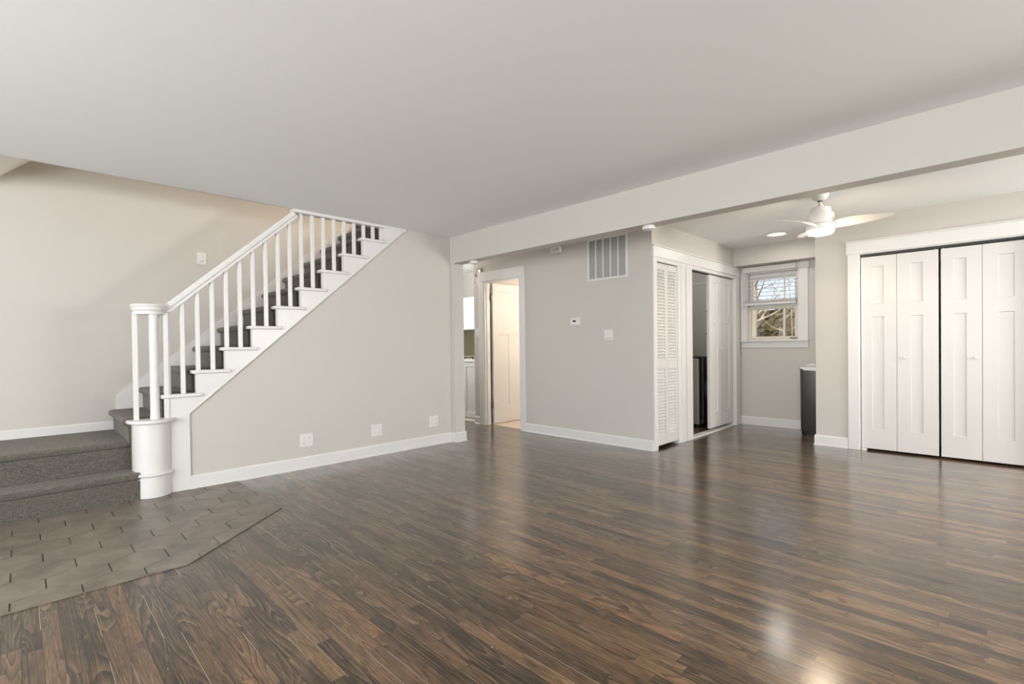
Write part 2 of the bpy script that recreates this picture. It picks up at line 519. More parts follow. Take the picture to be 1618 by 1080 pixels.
# ------------------------------------------------------------------ walls and ceiling
wl = M['wall']
SL0 = (0.967, 0.613); SL1 = (3.051, CH)           # lower edge of the stair stringer
struct(MB().prism([(0.85, 0), (BY0, 0), (BY0, CH), SL1, SL0, (0.967, 0.4), (0.85, 0.4)], 'x', XA - 0.10, XA).build('wall_left', wl), 'greige wall under the staircase with three outlets', 'wall')
struct(bx('wall_stairwell', wl, None, XB - 0.1, XB, RY, BY1, 0, 5.2), 'greige far wall of the stairwell with one light switch', 'wall')
struct(bx('wall_upper_left', wl, None, XB - 0.1, XB, BY1, 5.2, CH + 0.12, 5.2), 'upper floor wall above the kitchen', 'wall')
struct(bx('wall_upper', wl, None, XA - 0.014, XA, -0.30, 5.2, CH + 0.0, 5.2), 'wall of the upper floor above the stair opening', 'wall')
struct(bx('wall_upper_end', wl, None, XB, XA - 0.014, 5.1, 5.2, 2.75, 5.2), 'end wall at the head of the stairs', 'wall')
struct(bx('ceiling_upper', M['ceiling'], None, XB - 0.1, XA, 2.0, 5.2, 5.2, 5.25), 'ceiling above the head of the stairs', 'ceiling')
# sloped soffit over the lower flight
struct(MB().prism([(-0.19, CH), (3.0, CH + 0.897 * 3.19), (3.0, CH + 0.897 * 3.19 + 0.1), (-0.19, CH + 0.1)], 'x', XB, XA - 0.014).build('ceiling_slope', M['ceiling']), 'sloped ceiling over the staircase', 'ceiling')
# main ceiling with the stair opening cut out
struct(MB().box(XA, FX, RY, BY0 + 0.02, CH, CH + 0.12).build('ceiling', M['ceiling']), 'large plain white living room ceiling', 'ceiling')
struct(bx('ceiling_entry', M['ceiling'], None, XB - 0.1, XA, RY, -0.19, CH, CH + 0.12), 'ceiling over the entry landing', 'ceiling')
struct(bx('ceiling_hall', M['ceiling'], None, -7.2, XL, BY1, YW + 0.1, CH, CH + 0.12), 'ceiling of the hall and bathroom', 'ceiling')
struct(bx('ceiling_nook', M['ceiling'], None, XL, FX, BY1, YW + 0.1, CH, CH + 0.12), 'bright ceiling of the nook with fan', 'ceiling')
# beam and pier
struct(bx('beam', wl, None, XA, FX, BY0, BY1, BZ, CH + 0.05), 'long dropped beam across the ceiling', 'beam')
struct(bx('wall_pier', wl, None, XA - 0.10, -4.50, BY0, BY1, 0, BZ), 'narrow pier at the end of the stair wall', 'wall')
struct(bx('wall_hall', wl, None, -7.2, XA - 0.1, BY1 - 0.1, BY1, 0, CH + 0.1), 'hall wall behind the staircase', 'wall')
# vent wall with the bathroom doorway
b = MB()
DX0, DX1, DZ = -5.161, -4.458, 2.04
b.box(-5.37, DX0, YV, YV + 0.10, 0, CH); b.box(DX1, XL - 0.002, YV, YV + 0.10, 0, CH); b.box(DX0, DX1, YV, YV + 0.10, DZ, CH)
struct(b.build('wall_back', wl), 'greige wall with return air grille and thermostat', 'wall')
# bathroom shell
struct(bx('wall_bathroom', wl, None, -3.6, -3.5, YV + 0.10, 6.7, 0, CH), 'right wall of the bathroom', 'wall')
struct(bx('wall_bathroom_left', wl, None, -5.37, -5.27, YV + 0.10, 6.7, 0, CH), 'left wall of the bathroom', 'wall')
struct(bx('wall_bathroom_end', wl, None, -5.37, -3.5, 6.7, 6.8, 0, CH), 'end wall of the bathroom', 'wall')
# louvre closet wall (normal +x)
b = MB(); T = 0.10
for y0, y1, z0, z1 in ((YV + 0.0, 4.822, 0, CH), (5.345, 5.665, 0, CH), (7.012, YW, 0, CH), (4.822, 5.345, 2.012, CH), (5.665, 7.012, 2.012, CH)):
    b.box(XL - T, XL, max(y0, YV + 0.001), y1, z0, z1)
struct(b.build('wall_closet', wl), 'wall of the laundry closets', 'wall')
b = MB(); b.box(-3.45, -3.36, YV + 0.10, YW, 0, CH); b.box(-3.36, XL - T, 5.46, 5.53, 0, CH)
struct(b.build('wall_closet_inside', M['closet']), 'grey inside walls of the laundry closet', 'wall')
struct(bx('wall_closet_end', M['closet'], None, -3.36, XL - T, YW, YW + 0.1, 0, CH), 'grey end wall inside the laundry closet', 'wall')
# window wall with its opening
WX0, WX1, WZ0, WZ1 = -2.475, -1.838, 1.158, 2.085
b = MB()
b.box(XL - T, WX0, YW, YW + 0.12, 0, CH); b.box(WX1, -1.30, YW, YW + 0.12, 0, CH)
b.box(WX0, WX1, YW, YW + 0.12, 0, WZ0); b.box(WX0, WX1, YW, YW + 0.12, WZ1, CH)
struct(b.build('wall_window', wl), 'greige wall of the nook below and around the window', 'wall')
struct(bx('soffit', wl, None, XL, -1.44, 6.98, YW, 2.165, CH), 'dropped soffit above the nook window', 'soffit')
# bifold closet wall
CX0, CX1 = -1.037, 0.19
b = MB()
b.box(-1.43, CX0, YC, YC + 0.10, 0, CH); b.box(CX1, FX, YC, YC + 0.10, 0, CH); b.box(CX0, CX1, YC, YC + 0.10, 2.03, CH)
b.box(-1.43, -1.33, YC + 0.10, YW, 0, CH)
struct(b.build('wall_right', wl), 'beige wall around the white bifold closet', 'wall')
b = MB(); b.box(-1.33, FX, 6.95, 7.05, 0, CH)
struct(b.build('wall_closet_back', M['closet']), 'back of the bifold closet', 'wall')
# walls behind and beside the camera, with window openings for the daylight
b = MB()
for x0, x1, z0, z1 in ((-5.6, -3.35, 0, CH), (-3.35, 0.95, 0, 0.45), (-3.35, 0.95, 2.25, CH), (0.95, FX, 0, CH)):
    b.box(x0, x1, RY - 0.1, RY, z0, z1)
struct(b.build('wall_rear', wl), 'wall behind the viewer with the large front windows', 'wall')
b = MB()
for y0, y1, z0, z1 in ((RY, 0.45, 0, CH), (0.45, 3.55, 0, 0.45), (0.45, 3.55, 2.25, CH), (3.55, 4.2, 0, CH), (4.2, 5.7, 0, 0.6), (4.2, 5.7, 2.2, CH), (5.7, YW, 0, CH)):
    b.box(FX, FX + 0.1, y0, y1, z0, z1)
struct(b.build('wall_side', wl), 'side wall with a wide window outside the view', 'wall')
b = MB(); b.box(-7.2, -7.1, BY1, 7.0, 0, CH); b.box(-7.2, -5.37, 5.62, 5.72, 0, CH)
struct(b.build('wall_kitchen', M['white']), 'white kitchen walls beyond the pier', 'wall')

# ------------------------------------------------------------------ baseboards, casings, trims
wh = M['white']


def base_run(name, pts, label, h=0.112, t=0.014, shoe=True):
    """baseboard along a polyline; the wall is on the left of the travel direction"""
    b = MB()
    prof = [(0, 0), (t + 0.006, 0), (t + 0.006, 0.012), (t, 0.018), (t, h - 0.012), (t - 0.006, h), (0, h)]
    secs = []
    for i, p in enumerate(pts):
        p = Vector((*p, 0))
        d0 = (p - Vector((*pts[i - 1], 0))).normalized() if i else None
        d1 = (Vector((*pts[i + 1], 0)) - p).normalized() if i < len(pts) - 1 else None
        n0 = Vector((d0.y, -d0.x, 0)) if d0 else None; n1 = Vector((d1.y, -d1.x, 0)) if d1 else None
        if n0 is None: n = n1
        elif n1 is None: n = n0
        else:
            n = (n0 + n1); n = n / n.length / max(0.3, n.normalized().dot(n0))
        secs.append([(p.x + n.x * u, p.y + n.y * u, v) for u, v in prof])
    b.sweep(secs)
    return struct(b.build(name, wh), label, 'baseboard')


base_run('baseboard_left', [(XA, 0.967), (XA, BY0), (-4.50, BY0), (-4.50, BY1), (XA - 0.1, BY1)], 'white baseboard along the stair wall and pier')
base_run('baseboard_back', [(-4.360, YV), (XL, YV)], 'white baseboard under the thermostat wall')
base_run('baseboard_window', [(XL, YW), (-1.43, YW), ], 'white baseboard under the nook window')
base_run('baseboard_right', [(-1.43, YW - 0.02), (-1.43, YC), (-1.137, YC)], 'white baseboard on the corner beside the bifold closet')
base_run('baseboard_hall', [(-5.37, YV), (-5.262, YV)], 'short white baseboard left of the bathroom door')
struct(MB().prism([(0, 0), (0.014, 0), (0.014, 0.065), (0.006, 0.075), (0, 0.075)], 'y', RY, 0.60).build('baseboard_landing', wh), 'white baseboard above the carpeted landing', 'baseboard').location = (XB, 0, 0.43)


def casing(name, label, axis, plane, sgn, a0, a1, ztop, wleg=0.10, hh=0.125, t=0.018, left=True, right=True, cap=True, ah=0.012):
    """door or closet casing: legs, header and cap; opening a0..a1 along the wall"""
    root = empty(name, (plane, a0, 0) if axis == 'x' else (a0, plane, 0)); struct(root, label, 'casing')
    def bb(nm, u0, u1, z0, z1, tt):
        p0, p1 = sorted((plane, plane + sgn * tt))
        if axis == 'x': bx(nm, wh, root, p0, p1, u0, u1, z0, z1, bev=0.002)
        else: bx(nm, wh, root, u0, u1, p0, p1, z0, z1, bev=0.002)
    if left: bb('casing_leg', a0 - wleg, a0, 0, ztop, t)
    if right: bb('casing_leg', a1, a1 + wleg, 0, ztop, t)
    bb('header', a0 - (wleg if left else 0) - ah, a1 + (wleg if right else 0) + ah, ztop, ztop + hh - 0.012, t + 0.006)
    if cap: bb('header_cap', a0 - (wleg if left else 0) - ah - 0.008, a1 + (wleg if right else 0) + ah + 0.008, ztop + hh - 0.012, ztop + hh, t + 0.016)
    return root


casing('trim_1', 'white craftsman casing around the bathroom doorway', 'y', YV, -1, DX0, DX1, DZ, 0.098, 0.145, cap=False, ah=0.0)
# jamb lining of the bathroom door
b = MB(); b.box(DX0 - 0.001, DX0 + 0.016, YV - 0.002, YV + 0.105, 0, DZ); b.box(DX1 - 0.016, DX1 + 0.001, YV - 0.002, YV + 0.105, 0, DZ); b.box(DX0 + 0.016, DX1 - 0.016, YV - 0.002, YV + 0.105, DZ - 0.016, DZ + 0.001)
b.box(DX0 + 0.016, DX0 + 0.028, YV + 0.03, YV + 0.065, 0, DZ - 0.016)
struct(b.build('trim_2', wh), 'white jamb inside the bathroom doorway', 'jamb')
# casing that spans both laundry closets
root = empty('trim_3', (XL, 4.75, 0)); struct(root, 'white casing spanning the louvered and sliding closet doors', 'casing')
for y0, y1 in ((4.752, 4.822), (5.395, 5.50), (5.512, 5.660), (7.012, 7.150)):
    bx('casing_leg', wh, root, XL, XL + (0.018 if y0 != 5.395 else 0.014), y0, y1, 0, 2.04, bev=0.002)
bx('casing_leg', wh, root, XL - 0.06, XL + 0.003, 5.340, 5.395, 0, 2.01, bev=0.002)
bx('header', wh, root, XL, XL + 0.024, 4.742, 7.16, 2.04, 2.152, bev=0.002)
bx('header', wh, root, XL, XL + 0.012, 4.822, 7.012, 2.005, 2.04)
bx('header_cap', wh, root, XL, XL + 0.036, 4.735, 7.165, 2.152, 2.165, bev=0.003)
# jambs and heads inside the two closet openings
b = MB()
for y0, y1 in ((4.822, 4.834), (5.333, 5.346), (5.660, 5.672), (7.002, 7.013)): b.box(XL - T, XL + 0.001, y0, y1, 0, 2.012)
for y0, y1 in ((4.834, 5.333), (5.672, 7.002)): b.box(XL - T, XL + 0.001, y0, y1, 2.0, 2.013)
struct(b.build('trim_4', wh), 'white jambs of the laundry closet openings', 'jamb')
struct(bx('trim_5', wh, None, XL - 0.085, XL + 0.012, 5.66, 7.012, 0.0, 0.016, bev=0.004), 'white threshold strip under the half-open closet door', 'threshold')
casing('trim_6', 'white craftsman casing of the right bifold closet', 'y', YC, -1, CX0, CX1, 2.03, 0.098, 0.136)
b = MB(); b.box(CX0 - 0.001, CX0 + 0.004, YC - 0.002, YC + 0.10, 0, 2.03); b.box(CX1 - 0.004, CX1 + 0.001, YC - 0.002, YC + 0.10, 0, 2.03); b.box(CX0, CX1, YC - 0.002, YC + 0.10, 2.022, 2.031)
struct(b.build('trim_7', wh), 'white jamb of the right bifold closet', 'jamb')
struct(bx('trim_8', M['track'], None, CX0 + 0.004, CX1 - 0.004, YC + 0.035, YC + 0.065, 2.0, 2.022), 'dark bifold track above the right closet doors', 'track')

# ------------------------------------------------------------------ panelled door leaves
def panel_leaf(b, w, h, t, panels, depth=0.008, mould=0.004):
    """leaf in local coords: x 0..w, z 0..h, front at y=0, back at y=t; recessed panels (x0,x1,z0,z1) on the front"""
    bm = b.bm
    xs = sorted({0, w, *[p[0] for p in panels], *[p[1] for p in panels]})
    zs = sorted({0, h, *[p[2] for p in panels], *[p[3] for p in panels]})
    V = {}
    def v(x, y, z):
        k = (round(x, 5), round(y, 5), round(z, 5))
        if k not in V: V[k] = bm.verts.new((x, y, z))
        return V[k]
    for i in range(len(xs) - 1):
        for j in range(len(zs) - 1):
            xm, zm = (xs[i] + xs[i + 1]) / 2, (zs[j] + zs[j + 1]) / 2
            if any(p[0] < xm < p[1] and p[2] < zm < p[3] for p in panels): continue
            bm.faces.new([v(xs[i], 0, zs[j]), v(xs[i + 1], 0, zs[j]), v(xs[i + 1], 0, zs[j + 1]), v(xs[i], 0, zs[j + 1])])
    for x0, x1, z0, z1 in panels:
        o = [(x0, z0), (x1, z0), (x1, z1), (x0, z1)]; m_ = mould
        q = [(x0 + m_, z0 + m_), (x1 - m_, z0 + m_), (x1 - m_, z1 - m_), (x0 + m_, z1 - m_)]
        xin = [x for x in xs if x0 < x < x1]; zin = [z for z in zs if z0 < z < z1]
        O = [v(a, 0, c) for a, c in o]; Q = [bm.verts.new((a, depth, c)) for a, c in q]
        for k in range(4):
            j = (k + 1) % 4
            bm.faces.new([O[k], O[j], Q[j], Q[k]])
        bm.faces.new(Q)
    bk = [bm.verts.new(p) for p in ((0, t, 0), (w, t, 0), (w, t, h), (0, t, h))]; bm.faces.new(bk)
    fr = [bm.verts.new(p) for p in ((0, 0, 0), (w, 0, 0), (w, 0, h), (0, 0, h))]
    for k in range(4):
        j = (k + 1) % 4; bm.faces.new([fr[k], fr[j], bk[j], bk[k]])


def leaf_obj(name, mat, parent, mtx, w, h, t, panels):
    b = MB(); panel_leaf(b, w, h, t, panels); b.bm.transform(mtx)
    return b.build(name, mat, parent)


def knob(parent, mat, p, n, name='knob', r=0.017):
    """round knob at p sticking out along -y or +x"""
    ax = 'y' if abs(n[1]) > 0.5 else 'x'; s = n[1] if ax == 'y' else n[0]
    prof = [(0.004, 0), (0.010, 0.001), (0.007, 0.006), (0.007, 0.012), (r * 0.8, 0.016), (r, 0.022), (r * 0.85, 0.029), (0.0001, 0.032)]
    return MB().lathe([(a, s * h_) for a, h_ in prof], p, 20, ax).build(name, mat, parent, True)


# right bifold closet: two pairs
def bifold(name, label, x0, xm, x1, knob_x, panels, skew):
    root = empty(name, (x0, YC + 0.03, 0.02)); struct(root, label, 'door')
    yf = YC + 0.028
    for a, c in ((x0, xm), (xm, x1)):
        w = c - a - 0.003
        pc = [(p0 - a, p1 - a, z0 - 0.02, z1 - 0.02) for p0, p1, z0, z1 in panels if a < (p0 + p1) / 2 < c]
        leaf = leaf_obj('door_leaf', M['door'], root, Matrix.Translation((a + 0.0015, yf, 0.022)), w, 1.970, 0.032, pc)
        if a < knob_x < c: knob(leaf, M['plastic'], (knob_x, yf, 0.962), (0, -1, 0))
        # top guide pin and bottom pivot
        MB().lathe([(0.004, 0), (0.004, 0.018)], ((a + 0.02) if a == x0 else (c - 0.025), yf + 0.016, 1.992), 8).build('pivot_pin', M['plastic'], leaf)
    bx('floor_bracket', M['plastic'], root, x0 + 0.002 if skew > 0 else x1 - 0.045, x0 + 0.045 if skew > 0 else x1 - 0.002, yf - 0.012, yf + 0.03, 0.0, 0.018)
    return root


tp, bp = (1.505, 1.886), (0.225, 1.374)
P = lambda a, c: [(a, c, *tp), (a, c, *bp)]
bifold('door_1', 'left bifold pair of white shaker closet doors by the corner', -1.029, -0.7375, -0.424, -0.681, P(-0.938, -0.842) + P(-0.632, -0.541), 1)
bifold('door_2', 'right bifold pair of white shaker closet doors at the picture edge', -0.410, -0.128, 0.182, -0.172, P(-0.321, -0.234) + P(-0.028, 0.074), -1)

# half of the laundry closet closed by a bifold pair (faces +x)
def rotx(x, y, z):
    # local x -> world +y, local y (into the door) -> world -x
    return Matrix(((0, -1, 0, x), (1, 0, 0, y), (0, 0, 1, z), (0, 0, 0, 1)))


root = empty('door_3', (XL - 0.04, 6.231, 0.05)); struct(root, 'white shaker bifold pair half closing the laundry closet', 'door')
for a, c in ((6.231, 6.615), (6.615, 6.999)):
    w = c - a - 0.002; m0 = 0.13
    lf = leaf_obj('door_leaf', M['door'], root, rotx(XL - 0.022, a + 0.001, 0.05), w, 1.940, 0.034,
                  [(m0, w - m0, 0.20, 1.335), (m0, w - m0, 1.455, 1.855)])
    if a < 6.5: knob(lf, M['plastic'], (XL - 0.022, 6.585, 1.06), (1, 0, 0))
bx('head_track', M['track'], root, XL - 0.06, XL - 0.03, 5.672, 7.0, 1.992, 2.0)

# louvered bifold pair
root = empty('door_4', (XL - 0.03, 4.836, 0.03)); struct(root, 'narrow white louvered bifold door by the wall corner', 'door')


def louver_leaf(y0, y1, name='louver_leaf'):
    b = MB(); xf, xb = XL - 0.014, XL - 0.042; z0, z1 = 0.035, 1.992
    st = 0.034
    b.box(xb, xf, y0, y0 + st, z0, z1, 0.002); b.box(xb, xf, y1 - st, y1, z0, z1, 0.002)
    for a, c in ((z0, 0.140), (0.850, 0.950), (1.925, z1)): b.box(xb, xf, y0 + st, y1 - st, a, c)
    for a, c, n in ((0.140, 0.850, 21), (0.950, 1.925, 29)):
        for k in range(n):
            z = a + (c - a) * (k + 0.5) / n; hh = 0.036
            b.prism([(xf - 0.003, z - hh * 0.66), (xf, z - hh * 0.52), (xb + 0.004, z + hh * 0.66), (xb + 0.001, z + hh * 0.52)], 'y', y0 + st - 0.002, y1 - st + 0.002)
    return b.build(name, M['door'], root)


louver_leaf(4.838, 5.083); louver_leaf(5.086, 5.331)
b = MB()
for z in (0.98, 1.75, 0.35): b.box(XL - 0.016, XL - 0.010, 5.078, 5.091, z - 0.02, z + 0.02)
b.build('hinge', M['plastic'], root)
bx('head_track', M['track'], root, XL - 0.05, XL - 0.016, 4.836, 5.332, 1.993, 2.0)

# open bathroom door
root = empty('door_5', (-5.135, YV + 0.12, 0)); struct(root, 'white craftsman bathroom door standing open', 'door')
dm = Matrix(((0, -1, 0, -5.108), (1, 0, 0, YV + 0.128), (0, 0, 1, 0.012), (0, 0, 0, 1)))
lf = leaf_obj('door_leaf', M['door'], root, dm, 0.69, 2.012, 0.035, [(0.12, 0.57, 1.40, 1.90), (0.12, 0.32, 0.25, 1.28), (0.37, 0.57, 0.25, 1.28)])
for z in (1.828, 0.283):
    b = MB(); b.box(-5.146, -5.112, YV + 0.106, YV + 0.129, z - 0.045, z + 0.045, 0.001)
    b.lathe([(0.006, -0.05), (0.006, 0.05)], (-5.118, YV + 0.113, z), 10)
    b.build('hinge', M['hinge'], root)

# ------------------------------------------------------------------ staircase
st = empty('staircase', (-5.0, 0.7, 0))
tag(st, 'carpeted staircase with white square balusters climbing along the left wall', 'staircase')
RUN, RISE = 0.2155, 0.1839
ty = lambda n: 0.782 + RUN * n
tz = lambda n: 0.774 + RISE * n
XE = -4.648            # near edge of the carpet runner


def carpet_prof(yn, z, yback, zbot, r=0.028):
    """nose at yn (towards -y), top at z; returns (y,z) polygon"""
    pts = [(yback, z)]
    for k in range(7):
        a = math.radians(90 + 30 * k) if k < 7 else 0
        a = math.radians(90 + 180 * k / 6)
        pts.append((yn + r + r * math.cos(a) * 1.0, z - r + r * math.sin(a)))
    pts += [(yn + 0.034, z - 2 * r - 0.012), (yn + 0.036, zbot), (yback, zbot)]
    return pts


for n in range(-1, 12):
    z = tz(n) + 0.016; zb = z - RISE - 0.004 if n > -1 else 0.42
    o = MB().prism(carpet_prof(ty(n) - 0.012, z, ty(n + 1) + 0.05, zb), 'x', XB + 0.021, XE).build('carpeted_step', M['carpet'], st, True)
# landing and first step: noses face +x
LZ, LX = 0.432, -4.705
S1Z, S1X = 0.207, -4.515


def cprof_x(xn, z, xback, zbot, r=0.028):
    pts = [(xback, z)]
    for k in range(7):
        a = math.radians(90 - 180 * k / 6)
        pts.append((xn - r + r * math.cos(a), z - r + r * math.sin(a)))
    pts += [(xn - 0.016, z - 2 * r - 0.01), (xn - 0.018, zbot), (xback, zbot)]
    return pts


MB().prism(cprof_x(LX, LZ, XB + 0.001, 0.0), 'y', RY + 0.01, 0.80).build('carpeted_landing', M['carpet'], st, True)
MB().prism(cprof_x(S1X, S1Z, LX - 0.03, 0.0), 'y', RY + 0.01, 0.642).build('carpeted_step', M['carpet'], st, True)

# white stringer (sawtooth) on the room side, newel panel down to the floor
X0, X1 = XA - 0.09, XA + 0.010
poly = [(0.845, 0.0), (0.967, 0.0), SL0, (3.051, CH - 0.002), (2.788, CH - 0.002), (2.788, tz(8) - 0.026)]
for n in range(8, -1, -1):
    poly += [(ty(n + 1) + 0.028, tz(n) - 0.026), (ty(n) + 0.028, tz(n) - 0.026)]
poly += [(0.845, tz(0) - 0.026)]
# drop the duplicate start of the newel panel
poly = [p for i, p in enumerate(poly) if p != poly[i - 1]]
poly[-2] = (0.812, tz(0) - 0.026); poly[-1] = (0.812, 0.55)
poly[0] = (0.845, 0.0); poly.append((0.845, 0.55))
MB().prism(poly, 'x', X0 + 0.05, X1).build('stringer', wh, st)
# slim bead along the lower edge
b = MB(); b.tube([(X1 - 0.001, 0.972, 0.0), (X1 - 0.001, 0.972, 0.613), (X1 - 0.001, 3.053, CH - 0.004)], 0.005, 6)
b.build('stringer_bead', wh, st)
for n in range(9):
    MB().box(-4.668, XA + 0.030, ty(n), ty(n) + 0.284, tz(n) - 0.029, tz(n), 0.010, 3).build('tread_return', wh, st, True)
# skirt board on the far wall
MB().prism([(0.615, 0.55), (0.615, 0.725), (1.235, 1.225), (3.7, 3.345), (3.7, 3.0), (0.83, 0.60)], 'x', XB, XB + 0.020).build('skirt_board', wh, st)

# newel drum
DC = (-4.615, 0.733)


def half_round(r, xback, n=18, yc=DC[1], xc=DC[0], yr=None):
    yr = yr or r
    pts = [(xback, yc - yr)]
    for k in range(n + 1):
        a = -math.pi / 2 + math.pi * k / n
        pts.append((xc + r * math.cos(a), yc + yr * math.sin(a)))
    pts.append((xback, yc + yr)); return pts


def bull(levels, xback):
    """stack of half-round outlines (radius, height) lofted into a moulded nosing"""
    b = MB(); b.sweep([[(x, y, z) for x, y in half_round(r, xback, 28)] for r, z in levels]); return b


def nosing(r, z0, z1, xback, k=5):
    h2 = (z1 - z0) / 2
    return bull([(r - 0.020, z0)] + [(r - h2 + h2 * math.sin(math.pi * i / k), z0 + h2 - h2 * math.cos(math.pi * i / k)) for i in range(k + 1)] + [(r - 0.020, z1)], xback)


MB().prism(half_round(0.125, -4.66, 32), 'z', 0.0, 0.572).build('newel_drum', wh, st, True)
nosing(0.146, 0.166, 0.192, -4.66).build('drum_moulding', wh, st, True)
nosing(0.162, 0.566, 0.596, -4.68).build('drum_cap', wh, st, True)
# balusters
XBAL = -4.598
rail_z = lambda y: 1.415 + 0.905 * (y - 0.849)      # underside of the handrail
bw = 0.0155


def baluster(x, y, z0, z1, w=bw):
    MB().box(x - w, x + w, y - w, y + w, z0, z1, 0.003).build('baluster', wh, st)


TRZ = 2.382
for n in range(9):
    for k in range(2):
        if n == 0 and k == 0: y = 0.842
        else: y = ty(n) + 0.052 + 0.1077 * k
        top = min(rail_z(y) + 0.012, TRZ)
        if y > 1.83: top = TRZ
        baluster(XBAL, y, tz(n) - 0.004, top)
baluster(-4.605, 0.634, 0.590, 1.412, 0.0165)
MB().lathe([(0.033, 0.0), (0.033, 0.03), (0.031, 0.05), (0.031, 0.78), (0.033, 0.80), (0.033, 0.815)], (-4.556, 0.745, 0.590), 20).build('newel_post', wh, st, True)
baluster(-4.566, 0.822, 0.590, 1.412, 0.017)
bx('rail_bracket', wh, st, -4.59, -4.57, 0.765, 0.79, 1.372, 1.41, bev=0.006)
# volute cap, moulded
bull([(0.098, 1.396), (0.108, 1.398), (0.109, 1.412), (0.106, 1.420), (0.112, 1.428), (0.118, 1.440), (0.117, 1.450), (0.121, 1.455), (0.124, 1.464), (0.120, 1.474), (0.108, 1.478)], -4.645).build('rail_cap', wh, st, True)
# sloped handrail
b = MB(); hs = [(-0.024, 0.0), (0.024, 0.0), (0.024, 0.018), (0.031, 0.026), (0.031, 0.050), (0.022, 0.062), (-0.022, 0.062), (-0.031, 0.050), (-0.031, 0.026), (-0.024, 0.018)]
secs = []
for y in (0.79, 0.86, 1.2, 1.5, 1.80, 1.87):
    z = max(rail_z(y) - 0.0, 1.408)
    secs.append([(XBAL + 0.006 + u, y - 0.62 * v, z + 0.86 * v * 1.0) if z + v < 2.40 else (XBAL + 0.006 + u, y - 0.62 * v, min(2.405, z + 0.86 * v)) for u, v in hs])
b.sweep(secs); b.build('handrail', wh, st, True)
# white trim round the edge of the ceiling opening
bx('opening_trim', wh, st, XA - 0.070, XA + 0.014, 1.825, 3.055, TRZ, CH + 0.0, bev=0.004)
bx('opening_post', wh, st, XA - 0.06, XA - 0.03, 2.752, 2.79, tz(8) - 0.02, TRZ)

# ------------------------------------------------------------------ wall plates
def plate_x(name, y, z, w, h, label, cat, group=None):
    root = empty(name, (XA, y, z)); tag(root, label, cat, group)
    bx('cover_plate', M['plastic'], root, XA, XA + 0.006, y - w / 2, y + w / 2, z - h / 2, z + h / 2, bev=0.002)
    return root


def outlet(y, z, label):
    root = plate_x('wall_outlet', y, z, 0.126, 0.122, label, 'outlet', 'outlets along the stair wall')
    for dy in (-0.026, 0.026):
        for dz in (-0.024, 0.024):
            f = bx('receptacle', M['plastic'], root, XA + 0.006, XA + 0.008, y + dy - 0.016, y + dy + 0.016, z + dz - 0.017, z + dz + 0.017, bev=0.0008)
            s = MB()
            for q in (-0.006, 0.006): s.box(XA + 0.008, XA + 0.0086, y + dy + q - 0.0014, y + dy + q + 0.0014, z + dz - 0.004, z + dz + 0.007)
            s.box(XA + 0.008, XA + 0.0086, y + dy - 0.003, y + dy + 0.003, z + dz - 0.012, z + dz - 0.007)
            s.build('slots', M['greyslot'], f)
    return root


o1 = outlet(1.919, 0.264, 'white double outlet plate nearest the stair foot')
copy_thing(o1, (0, 2.660 - 1.919, 0), 'white double outlet plate midway along the stair wall')
copy_thing(o1, (0, 3.394 - 1.919, 0.008), 'white double outlet plate nearest the pier')

sw = empty('light_switch', (XB, 1.302, 2.020)); tag(sw, 'white dimmer switch plate on the wall above the handrail', 'light switch')
bx('cover_plate', M['plastic'], sw, XB, XB + 0.007, 1.262, 1.342, 1.962, 2.074, bev=0.002)
bx('rocker', M['plastic'], sw, XB + 0.007, XB + 0.012, 1.285, 1.319, 1.985, 2.051, bev=0.002)
bx('dimmer_slide', M['greyslot'], sw, XB + 0.012, XB + 0.014, 1.289, 1.315, 1.988, 1.994)

sp = empty('light_switch', (-3.095, YV, 1.233)); tag(sp, 'white double rocker switch plate under the thermostat wall grille', 'light switch')
bx('cover_plate', M['plastic'], sp, -3.152, -3.038, YV - 0.006, YV, 1.174, 1.292, bev=0.002)
for dx in (-0.023, 0.023):
    bx('rocker', M['plastic'], sp, -3.095 + dx - 0.017, -3.095 + dx + 0.017, YV - 0.010, YV - 0.006, 1.20, 1.266, bev=0.002)
    bx('rocker_shadow_gap', M['greyslot'], sp, -3.095 + dx - 0.015, -3.095 + dx + 0.015, YV - 0.0085, YV - 0.006, 1.193, 1.199)

th = empty('thermostat', (-3.545, YV, 1.405)); tag(th, 'small white thermostat with dark screen on the greige wall', 'thermostat')
bx('body', M['plastic'], th, -3.612, -3.478, YV - 0.024, YV, 1.360, 1.450, bev=0.006, seg=2)
bx('screen', M['black'], th, -3.575, -3.533, YV - 0.0255, YV - 0.023, 1.399, 1.419)

dt = empty('door_chime', (-3.82, YV, 2.287)); tag(dt, 'small white alarm box high on the greige wall below the beam', 'alarm')
bx('body', M['plastic'], dt, -3.892, -3.748, YV - 0.045, YV, 2.252, 2.324, bev=0.008, seg=2)
bx('sensor', M['slot'], dt, -3.79, -3.775, YV - 0.0465, YV - 0.044, 2.290, 2.302)
bx('button', M['lightgrey'], dt, -3.85, -3.81, YV - 0.0475, YV - 0.044, 2.278, 2.298, bev=0.001)

hs_ = empty('light_switch', (-5.300, YV, 1.324)); tag(hs_, 'narrow white switch plate left of the bathroom door casing', 'light switch')
bx('cover_plate', M['plastic'], hs_, -5.335, -5.265, YV - 0.006, YV, 1.266, 1.382, bev=0.002)
bx('toggle', M['plastic'], hs_, -5.305, -5.295, YV - 0.016, YV - 0.006, 1.316, 1.334, bev=0.001)

